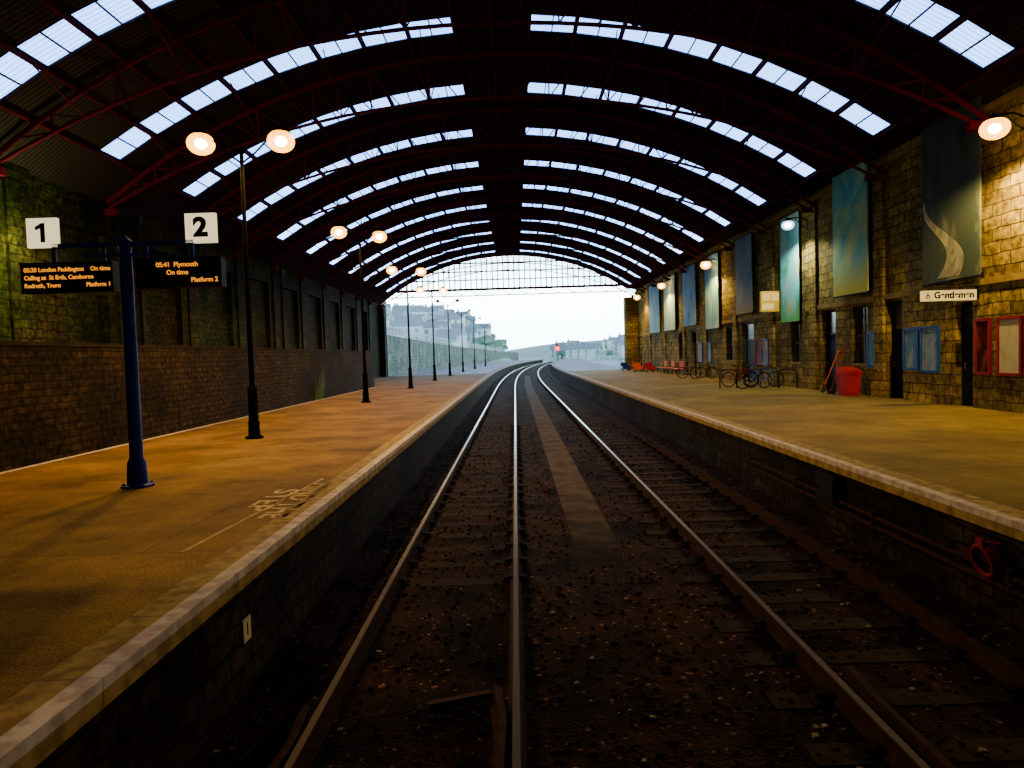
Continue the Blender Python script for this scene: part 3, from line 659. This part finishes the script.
# ---------------------------------------------------------------- banners
ban=[(17.1,19.5,3.35,7.85,[(.022,.030,.036),(.035,.055,.066),(.045,.06,.06),(.12,.13,.12)],'dark grey-blue printed wall banner with a pale winding road',None),
(22.5,24.9,3.45,7.75,[(.05,.22,.36),(.10,.36,.40),(.26,.42,.24),(.40,.46,.20)],'washed blue-green seascape wall banner with golden base',((.42,.36,.05),-1.1)),
(27.95,29.8,2.75,7.2,[(.03,.34,.14),(.10,.46,.42),(.22,.5,.5),(.5,.42,.15)],'bright green and turquoise scenic wall banner',((.10,.35,.08),-1.4)),
(33.4,35.8,3.45,7.3,[(.08,.13,.22),(.12,.2,.3),(.22,.24,.24)],'grey blue scenic wall banner',((.25,.2,.1),-1.2)),
(38.9,41.5,2.9,7.2,[(.08,.2,.42),(.14,.34,.52),(.34,.42,.46)],'blue sea scene wall banner',None),
(43.8,47.0,3.3,7.2,[(.08,.2,.46),(.16,.34,.52),(.3,.36,.36)],'deep blue scenic wall banner',None),
(49.4,52.9,3.2,7.2,[(.12,.3,.46),(.26,.42,.52),(.36,.4,.36)],'pale blue scenic wall banner',None),
(54.8,58.6,3.2,7.2,[(.12,.3,.5),(.2,.4,.52),(.36,.44,.48)],'turquoise scenic wall banner',None)]
for i,(a,c,d,e,cols,lab,grad) in enumerate(ban):
    r=thing('wall_banner',lab,'banner',(XR-.19,(a+c)/2,(d+e)/2),group='scenic banners on building wall'); w=c-a;h=e-d
    b=MB(); b.bb(-.02,.02,-w/2,w/2,-h/2,h/2); part(r,'print',b,artmat('banner_print_%d'%i,cols,.7,i*3.1,1.5,grad))
    for zz in(-h/2,h/2):
        b=MB(); b.cyl((0,-w/2-.04,zz),(0,w/2+.04,zz),.03,n=8); z2=zz-.1 if zz>0 else zz+.1
        for yy in(-w/2+.2,w/2-.2): b.bb(0,.19,yy-.02,yy+.02,min(zz,z2),max(zz,z2))
        part(r,'rail_rod',b,M['black'])
    if i==0:
        b=MB(); pts=[]
        for k in range(30):
            t=k/29; pts.append((.15+.75*t-.55*math.sin(t*5.2)*(1-.4*t), -h/2+.1+t*h*.48, .85*(1-t)**1.3+.09))
        vs=[]
        for (yy,zz,ww) in pts: vs+=[(-.024,max(-w/2,yy-.1-ww/2),zz),(-.024,min(w/2,yy-.1+ww/2),zz)]
        b.add(vs,[(2*k,2*k+1,2*k+3,2*k+2) for k in range(29)]); part(r,'printed_path',b,artmat('path_print',[(.12,.12,.11),(.32,.31,.27)],3))
pos=[(20.02,20.72,.95,2.15,'bluep',[(.10,.20,.4),(.05,.14,.34),(.2,.26,.32)],'framed pale blue notice poster'),
(19.05,19.85,.9,2.15,'bluep',[(.07,.14,.34),(.16,.22,.34),(.04,.10,.26)],'blue-framed timetable poster'),
(17.0,17.5,.9,2.25,'maroon',[(.06,.003,.002),(.012,.005,.005),(.11,.02,.008)],'red-framed dark red advertising poster'),
(15.95,16.7,.9,2.25,'maroon',[(.28,.27,.22),(.32,.30,.24),(.24,.22,.18)],'red-framed white advertising poster'),
(22.22,22.85,1.0,2.1,'bluep',[(.02,.14,.35),(.12,.26,.4)],'small blue framed notice'),
(31.8,32.6,.9,2.1,'bluep',[(.05,.1,.2),(.3,.3,.3)],'blue framed timetable on wall'),
(32.7,33.5,.9,2.1,'maroon',[(.3,.1,.05),(.06,.06,.15)],'maroon framed poster on wall'),
(41,41.8,.9,2.1,'bluep',[(.05,.1,.2),(.3,.3,.3)],'blue framed notice board'),
(43,44,.9,2.1,'bluep',[(.2,.2,.25),(.3,.3,.3)],'pale framed notice board')]
for i,(a,c,d,e,fm,cols,lab) in enumerate(pos):
    r=thing('poster',lab,'poster',(XR,(a+c)/2,(d+e)/2),group='framed posters on building wall'); w=c-a;h=e-d
    b=MB(); b.bb(-.04,0,-w/2,w/2,-h/2,h/2); part(r,'print',b,artmat('poster_%d'%i,cols,3.5,i*2.2,.3))
    b=MB()
    for yy in(-w/2,w/2): b.bb(-.07,0,yy-.035,yy+.035,-h/2-.03,h/2+.03)
    for zz in(-h/2,h/2): b.bb(-.07,0,-w/2,w/2,zz-.035,zz+.035)
    part(r,'frame',b,M[fm])

# ---------------------------------------------------------------- bin + broom + shovel
r=thing('storage_bin','upright red plastic bin with sloping lid against stone wall','bin',(11.3,23.2,0))
b=MB(); b.add([(-.24,-.25,0),(.24,-.25,0),(.24,.25,0),(-.24,.25,0),(-.28,-.3,.8),(.28,-.3,.8),(.28,.3,.8),(-.28,.3,.8)],[(0,3,2,1),(4,5,6,7),(0,1,5,4),(1,2,6,5),(2,3,7,6),(3,0,4,7)]); b.bb(-.3,.3,-.33,-.29,.72,.78); b.bb(-.18,.18,-.295,-.27,.1,.55)
part(r,'body',b,M['red'])
b=MB(); b.add([(-.31,-.34,.8),(.31,-.34,.8),(.31,.32,.8),(-.31,.32,.8),(-.28,-.28,.86),(.28,-.28,.86),(.28,.31,.98),(-.28,.31,.98)],[(0,3,2,1),(4,5,6,7),(0,1,5,4),(1,2,6,5),(2,3,7,6),(3,0,4,7)]); b.tube([(-.1,-.35,.84),(-.1,-.39,.84),(.1,-.39,.84),(.1,-.35,.84)],.012); part(r,'lid',b,M['red'])
r=thing('broom','broom with red handle leaning on wall','broom',(11.15,24.2,0))
b=MB(); b.cyl((0,0,.12),(.57,.1,1.75),.016,n=8); part(r,'handle',b,M['red']); b=MB(); b.bb(-.06,.06,-.22,.22,.07,.13); b.bb(-.05,.05,-.2,.2,0,.07); part(r,'brush_head',b,M['wood'])
r=thing('shovel','orange-handled shovel leaning against wall','shovel',(11.25,24.9,0))
b=MB(); b.cyl((0,0,.3),(.5,0,1.5),.016,n=8); b.cyl((.5,-.08,1.5),(.5,.08,1.5),.018,n=8); part(r,'handle',b,M['orange']); b=MB(); b.beam((-.1,0,.02),(.02,0,.34),.26,.02); part(r,'blade',b,M['rust'])

# ---------------------------------------------------------------- bicycles
def bicycle(loc,rot,mat,label):
    r=thing('bicycle',label,'bicycle',loc,group='parked bicycles',rotz=rot)
    for x in(-.52,.52):
        b=MB(); b.torus((x,0,.34),(0,1,0),.325,.024,32,6); w=part(r,'wheel',b,M['rubber'],True)
        b=MB()
        for k in range(14):
            a=k*math.pi/7; b.cyl((x,0,.34),(x+.31*math.cos(a),0,.34+.31*math.sin(a)),.003,n=4)
        b.cyl((x,-.04,.34),(x,.04,.34),.025,n=8); sp_=b.make('spokes',M['steel']); sp_.parent=w
    b=MB(); B=(-.08,0,.3);S=(-.2,0,.78);H=(.36,0,.8);H2=(.39,0,.68)
    for p0,p1 in((B,S),(S,H),(B,H2),((-.52,0,.34),B),((-.52,0,.34),(-.19,0,.72)),(H,H2)): b.cyl(p0,p1,.02,n=8)
    b.tube([H2,(.46,0,.45),(.52,0,.34)],.016); part(r,'frame',b,mat,True)
    b=MB(); b.cyl(S,(-.23,0,.93),.013,n=8); b.ell((-.25,0,.95),.13,.07,.03,12,6); part(r,'saddle',b,M['rubber'],True)
    b=MB(); b.cyl(H,(.34,0,.95),.013,n=8); b.tube([(.26,-.28,.97),(.34,-.2,.97),(.36,0,.96),(.34,.2,.97),(.26,.28,.97)],.013); part(r,'handlebar',b,M['black'],True)
    b=MB(); b.torus((-.08,.04,.3),(0,1,0),.08,.008,18,4); b.beam((-.08,.05,.3),(.02,.05,.17),.015,.02); b.beam((-.08,-.05,.3),(-.18,-.05,.43),.015,.02); b.bb(-.03,.07,.06,.12,.155,.175); b.bb(-.23,-.13,-.12,-.06,.42,.44); part(r,'pedal_crank',b,M['steel'])
    return r
for x,y,rt,m,l in((10.05,28.9,.25,'black','black bicycle parked at cycle hoop'),(10.75,29.7,-.15,'bluep','blue bicycle parked by wall'),(10.0,30.5,.1,'maroon','dark red bicycle leaning at hoop'),(11.0,40.0,.2,'black','black bicycle by station wall'),(10.6,41.2,-.3,'steel','silver bicycle by station wall')):
    bicycle((x,y,0),rt,M[m],l)
for x,y in((11.3,28.4),(9.2,29.6),(11.4,30.8)):
    b=MB(); b.tube([(0,-.35,0),(0,-.35,.65),(0,-.27,.78),(0,0,.8),(0,.27,.78),(0,.35,.65),(0,.35,0)],.028); o=b.make('bike_rack',M['black'],True); o.location=(x,y,0); o.rotation_euler=(0,0,1.2); meta(o,'black tubular steel cycle hoop','bike rack',group='cycle hoops')

# ---------------------------------------------------------------- benches & luggage trolleys
bp_=None
for y in(47.0,49.5,52.0):
    if bp_ is None:
        bp_=thing('bench','orange slatted platform bench against wall','bench',(11.15,y,0),group='orange benches')
        b=MB()
        for k in range(4): b.bb(-.25+k*.13,-.15+k*.13,-.85,.85,.43,.46)
        part(bp_,'seat',b,M['orange'])
        b=MB()
        for k in range(3): b.bb(.27,.3,-.85,.85,.55+k*.14,.65+k*.14)
        part(bp_,'backrest',b,M['orange'])
        for yy in(-.7,.7):
            b=MB(); b.bb(-.24,-.2,yy-.03,yy+.03,0,.43); b.bb(.24,.28,yy-.03,yy+.03,0,.93); b.bb(-.24,.28,yy-.03,yy+.03,.4,.43); part(bp_,'leg',b,M['black'])
    else: dup(bp_,(11.15,y,0))
for x,y,mt,l in((10.9,55.5,'red','red luggage trolley parked by wall'),(10.3,57.5,'orange','orange luggage trolley parked by wall'),(10.8,59.5,'bluep','blue luggage trolley parked by wall'),(9.9,61.5,'bluep','blue luggage trolley near shed end')):
    r=thing('luggage_trolley',l,'trolley',(x,y,0),group='luggage trolleys')
    b=MB(); b.bb(-.35,.35,-.5,.5,.18,.24); b.bb(-.35,.35,-.55,-.5,.18,.5); part(r,'deck',b,M[mt])
    b=MB(); b.tube([(-.33,.5,.2),(-.33,.58,1.0),(-.2,.6,1.08),(.2,.6,1.08),(.33,.58,1.0),(.33,.5,.2)],.02); b.bb(-.32,.32,.53,.55,.4,.75); part(r,'handle',b,M[mt])
    for xx in(-.28,.28):
        for yy in(-.38,.38): b=MB(); b.cyl((xx-.03,yy,.09),(xx+.03,yy,.09),.09,n=14); b.bb(xx-.02,xx+.02,yy-.02,yy+.02,.1,.18); part(r,'wheel',b,M['rubber'])

# ---------------------------------------------------------------- platform face fittings
for z in(-.55,-.68):
    b=MB(); b.tube([(4.7,3.5,z),(4.7,9,z-.02),(4.7,14,z)],.03)
    for y in(4,6.5,9,11.5,13.8): b.bb(4.66,4.79,y-.03,y+.03,z-.05,z+.04)
    o=b.make('service_pipe',M['rust'],True); meta(o,'rusty service pipe clipped to platform face','pipe',group='service pipes')
r=thing('junction_box','grey electrical box on platform face','electrical box',(4.78,10.3,-.44))
b=MB(); b.bb(-.14,0,-.32,.32,-.05,.22); b.bb(-.14,-.11,-.32,.32,-.22,-.05); part(r,'body',b,M['black']); b=MB(); b.bb(-.16,-.14,-.28,.28,-.18,.18); b.bb(-.18,-.16,.18,.22,-.03,.03); part(r,'cover',b,M['black'])
r=thing('hose_reel','coiled dull red hose hanging from platform face','hose',(4.66,6.75,-.42))
b=MB()
for k in range(3): b.torus((-.03*k,0,-.05),(1,0,.12*k),.17-.01*k,.024,24,6)
part(r,'coil',b,M['dkred'],True); b=MB(); b.bb(-.08,.12,-.05,.05,.08,.13); b.bb(-.1,-.07,-.05,.05,.08,.18); part(r,'hook',b,M['dkred'])
r=thing('marker_plate','small white number plate on platform face','marker',(-2.42,5.86,-.6))
b=MB(); b.bb(0,.012,-.08,.08,-.1,.1); part(r,'plate',b,M['white']); text('1',.16,(.014,0,0),(math.pi/2,0,math.pi/2),M['text'],r,'number')
p=None
for y in(22.9,37.3):
    if p is None:
        b=MB(); b.cyl((0,0,2.22),(0,0,6.8),.055,n=10)
        for z in(2.6,4.2,5.8): b.cyl((0,0,z),(0,0,z+.1),.075,n=10)
        b.bb(-.07,.14,-.14,.14,6.6,6.85); p=b.make('drainpipe',M['black'],True); p.location=(XL+.08,y+.7,0); meta(p,'black cast iron drainpipe on wall','drainpipe',group='wall drainpipes')
    else: q=p.copy(); COL.objects.link(q); q.location=(XL+.08,y+.7,0)
b=MB(); 
for k in range(60):
    a=random.random()*6.28; l=random.uniform(.3,1.6); b.add([(.02,.02*k-.6,0),(.02,.02*k-.54,0),(.06+.2*random.random(),.02*k-.6+.3*math.cos(a),l)],[(0,1,2)])
o=b.make('weeds',M['leaf'],recalc=False); o.location=(XLOW,30,0); meta(o,'green weeds growing at wall foot','weeds',kind='stuff')

# ---------------------------------------------------------------- outside
b=MB(); pts=[(-13.0+cv(y),y,0) for y in range(67,250,8)]
def wh(y): return 4.2-.009*(y-66)
for i in range(len(pts)-1):
    (x0,y0,_),(x1,y1,_)=pts[i],pts[i+1]; h0=wh(y0);h1=wh(y1)
    b.add([(x0,y0,-.3),(x1,y1,-.3),(x1,y1,h1),(x0,y0,h0),(x0-1,y0,-.3),(x1-1,y1,-.3),(x1-1,y1,h1),(x0-1,y0,h0)],[(0,1,2,3),(3,2,6,7),(4,7,6,5)])
o=b.make('retaining_wall',M['stoneOut'],recalc=False); meta(o,'long mossy grey retaining wall along outdoor platform','wall')
fn=thing('fence','pale railing on top of retaining wall','fence',(0,0,0))
b=MB();c=MB()
for i in range(len(pts)-1):
    (x0,y0,_),(x1,y1,_)=pts[i],pts[i+1]; h0=wh(y0);h1=wh(y1)
    for dz in(.5,1.0): c.beam((x0-.3,y0,h0+dz),(x1-.3,y1,h1+dz),.06,.06)
    for k in range(4):
        t=k/4; b.bb(x0-.35+(x1-x0)*t,x0-.25+(x1-x0)*t,y0+(y1-y0)*t-.05,y0+(y1-y0)*t+.05,h0+(h1-h0)*t,h0+(h1-h0)*t+1.1)
o=part(fn,'posts',b,M['house2']); o['kind']='stuff'; part(fn,'rails',c,M['house2'])
# fence along the far side of the outdoor platform
fn=thing('fence','pale post and rail fence behind outdoor platform','fence',(0,0,0))
b=MB();c=MB()
for i in range(22):
    y0=70+i*7; y1=y0+7; x0=11.3+cv(y0); x1=11.3+cv(y1)
    for dz in(.6,1.2): c.beam((x0,y0,dz),(x1,y1,dz),.08,.08)
    b.bb(x0-.06,x0+.06,y0-.06,y0+.06,0,1.4)
o=part(fn,'posts',b,M['house2']); part(fn,'rails',c,M['house2'])
def hill(name,x0,x1,y0,y1,h,label,seed):
    random.seed(seed); n=30;m=10;b=MB();vs=[]
    ph=[random.random()*6 for _ in range(4)]
    def hz(x,y):
        u=(x-x0)/(x1-x0); v=(y-y0)/(y1-y0)
        if not(0<u<1 and 0<v<1): return -1.45
        e=math.sin(math.pi*u)**.6*math.sin(math.pi*v*.5); return h*e*(.8+.12*math.sin(u*9+ph[0])+.08*math.sin(u*21+ph[1]))-1.5
    for j in range(m+1):
        for i in range(n+1):
            u=i/n;v=j/m; e=math.sin(math.pi*min(1,max(0,u)))**.6 if 0<i<n else 0; e*=math.sin(math.pi*v*.5)
            z=h*e*(.8+.12*math.sin(u*9+ph[0])+.08*math.sin(u*21+ph[1]))-1.5
            vs.append((x0+(x1-x0)*u,y0+(y1-y0)*v,z))
    b.add(vs,[(j*(n+1)+i,j*(n+1)+i+1,(j+1)*(n+1)+i+1,(j+1)*(n+1)+i) for j in range(m) for i in range(n)])
    o=b.make(name,M['hill'],True,recalc=False); meta(o,label,'hill',kind='structure')
    return hz
hzL=hill('hillside',-140,2,150,330,26,'green town hillside with haze painted into its colour',3)
hill('hillside',-60,520,600,900,30,'low hill across the bay with haze painted in',5)
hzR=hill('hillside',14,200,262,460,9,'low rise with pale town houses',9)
def house(loc,w,d,h,mat,rot=0):
    r=thing('house','pale rendered house with slate roof on hillside' if mat=='house' else 'grey rendered house with slate roof','house',loc,group='hillside houses',rotz=rot)
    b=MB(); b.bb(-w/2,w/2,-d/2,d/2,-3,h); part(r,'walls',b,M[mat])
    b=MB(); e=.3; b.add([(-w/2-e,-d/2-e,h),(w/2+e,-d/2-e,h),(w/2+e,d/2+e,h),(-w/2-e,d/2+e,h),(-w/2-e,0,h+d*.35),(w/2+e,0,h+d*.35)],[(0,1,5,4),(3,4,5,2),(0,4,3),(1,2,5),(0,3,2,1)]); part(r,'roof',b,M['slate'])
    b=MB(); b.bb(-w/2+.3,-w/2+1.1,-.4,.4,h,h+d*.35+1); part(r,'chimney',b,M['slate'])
    for ix in(-1,0,1):
        for iz in range(2): b=MB(); b.bb(ix*w*.3-.5,ix*w*.3+.5,-d/2-.06,-d/2,h*.22+iz*h*.42,h*.22+iz*h*.42+1.3); part(r,'window',b,M['hwin'])
random.seed(12)
placed=[]
def tryplace(n,ya,yb,pa,pb,ground,ws,hs,fn=None):
    cnt=0;t=0
    while cnt<n and t<4000:
        t+=1
        y=random.uniform(ya,yb); px=random.uniform(pa,pb); x=px/F*y; w_=random.uniform(*ws)
        if x<20 and x>-13+cv(min(y,250))-w_/2-3 and y<250: continue
        if any(math.hypot(x-a,y-b_)<(w_+c_)/2+3.6 for a,b_,c_ in placed): continue
        placed.append((x,y,w_))
        if fn: fn((x,y,ground(x,y)),w_)
        else: house((x,y,ground(x,y)),w_,6,random.uniform(*hs),random.choice(['house','house','house2']),random.uniform(-.3,.3))
        cnt+=1
tryplace(30,175,320,-136,-30,hzL,(5,9),(3.5,5.5))
tryplace(22,270,430,42,122,hzR,(6,11),(3.5,6))
def tree(loc,w):
    r=thing('tree','rounded leafy tree among hillside houses','tree',loc,group='hillside trees')
    b=MB(); b.cyl((0,0,-1),(0,0,w*.6),w*.07,w*.04,8); part(r,'trunk',b,M['wood'])
    b=MB()
    for k in range(6): b.ell((random.uniform(-.35,.35)*w,random.uniform(-.25,.25)*w,w*random.uniform(.45,.8)),w*.3,w*.3,w*.24,10,6)
    part(r,'crown',b,M['tree'],True)
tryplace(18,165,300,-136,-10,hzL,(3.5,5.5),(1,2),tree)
tryplace(7,290,400,45,122,hzR,(3,4.5),(1,2),tree)
s=thing('railway_signal','signal post with glowing red aspect beside track','signal',(9.3,150,0))
b=MB(); b.cyl((0,0,0),(0,0,2.6),.08); part(s,'post',b,M['steel']); b=MB(); b.bb(-.3,.3,-.1,.1,2.3,3.8); part(s,'head',b,M['black']); b=MB(); b.ell((0,-.14,2.9),.5,.06,.5); part(s,'aspect',b,M['redlamp'])

# ---------------------------------------------------------------- world : dusk sky glowing ahead of the open end, low horizon band brightened all round to light the house fronts
w=bpy.data.worlds.new('World'); SC.world=w; w.use_nodes=True; nt=w.node_tree; nt.nodes.clear(); L=nt.links.new
o=nt.nodes.new('ShaderNodeOutputWorld'); bg=nt.nodes.new('ShaderNodeBackground'); tc=nt.nodes.new('ShaderNodeTexCoord'); sp2=nt.nodes.new('ShaderNodeSeparateXYZ'); r=nt.nodes.new('ShaderNodeValToRGB')
L(tc.outputs['Generated'],sp2.inputs[0]); L(sp2.outputs['Z'],r.inputs[0]); L(r.outputs[0],bg.inputs[0]); L(bg.outputs[0],o.inputs[0])
cr=r.color_ramp; cr.elements[0].position=0; cr.elements[0].color=(.60,.88,1,1); cr.elements[1].position=1; cr.elements[1].color=(.015,.022,.04,1)
e=cr.elements.new(.1); e.color=(.82,1,1,1); e=cr.elements.new(.2); e.color=(.30,.43,.58,1); e=cr.elements.new(.5); e.color=(.22,.33,.52,1); e=cr.elements.new(.62); e.color=(.04,.06,.10,1)
mr=nt.nodes.new('ShaderNodeMapRange'); mr.inputs[1].default_value=.35; mr.inputs[2].default_value=.75; mr.inputs[3].default_value=2.4; mr.inputs[4].default_value=15
L(sp2.outputs['Y'],mr.inputs[0])
lo=nt.nodes.new('ShaderNodeMapRange'); lo.inputs[1].default_value=.12; lo.inputs[2].default_value=.22; lo.inputs[3].default_value=9; lo.inputs[4].default_value=0
L(sp2.outputs['Z'],lo.inputs[0])
mxm=nt.nodes.new('ShaderNodeMath'); mxm.operation='MAXIMUM'; L(mr.outputs[0],mxm.inputs[0]); L(lo.outputs[0],mxm.inputs[1]); L(mxm.outputs[0],bg.inputs[1])

# ---------------------------------------------------------------- camera
cam=bpy.data.cameras.new('Camera'); co=bpy.data.objects.new('Camera',cam); COL.objects.link(co)
cam.sensor_width=36; cam.lens=F/1024*36; cam.clip_end=3000; cam.clip_start=.05
fwd=Vector((3/F,29/F,-1)).normalized()
up=Vector((-.03,1,0)); up=(up-fwd*up.dot(fwd)).normalized(); right=fwd.cross(up)
Mx=Matrix((right,fwd,up)).to_4x4(); Mx.translation=Vector((0,0,CAMZ)); co.matrix_world=Mx
SC.camera=co
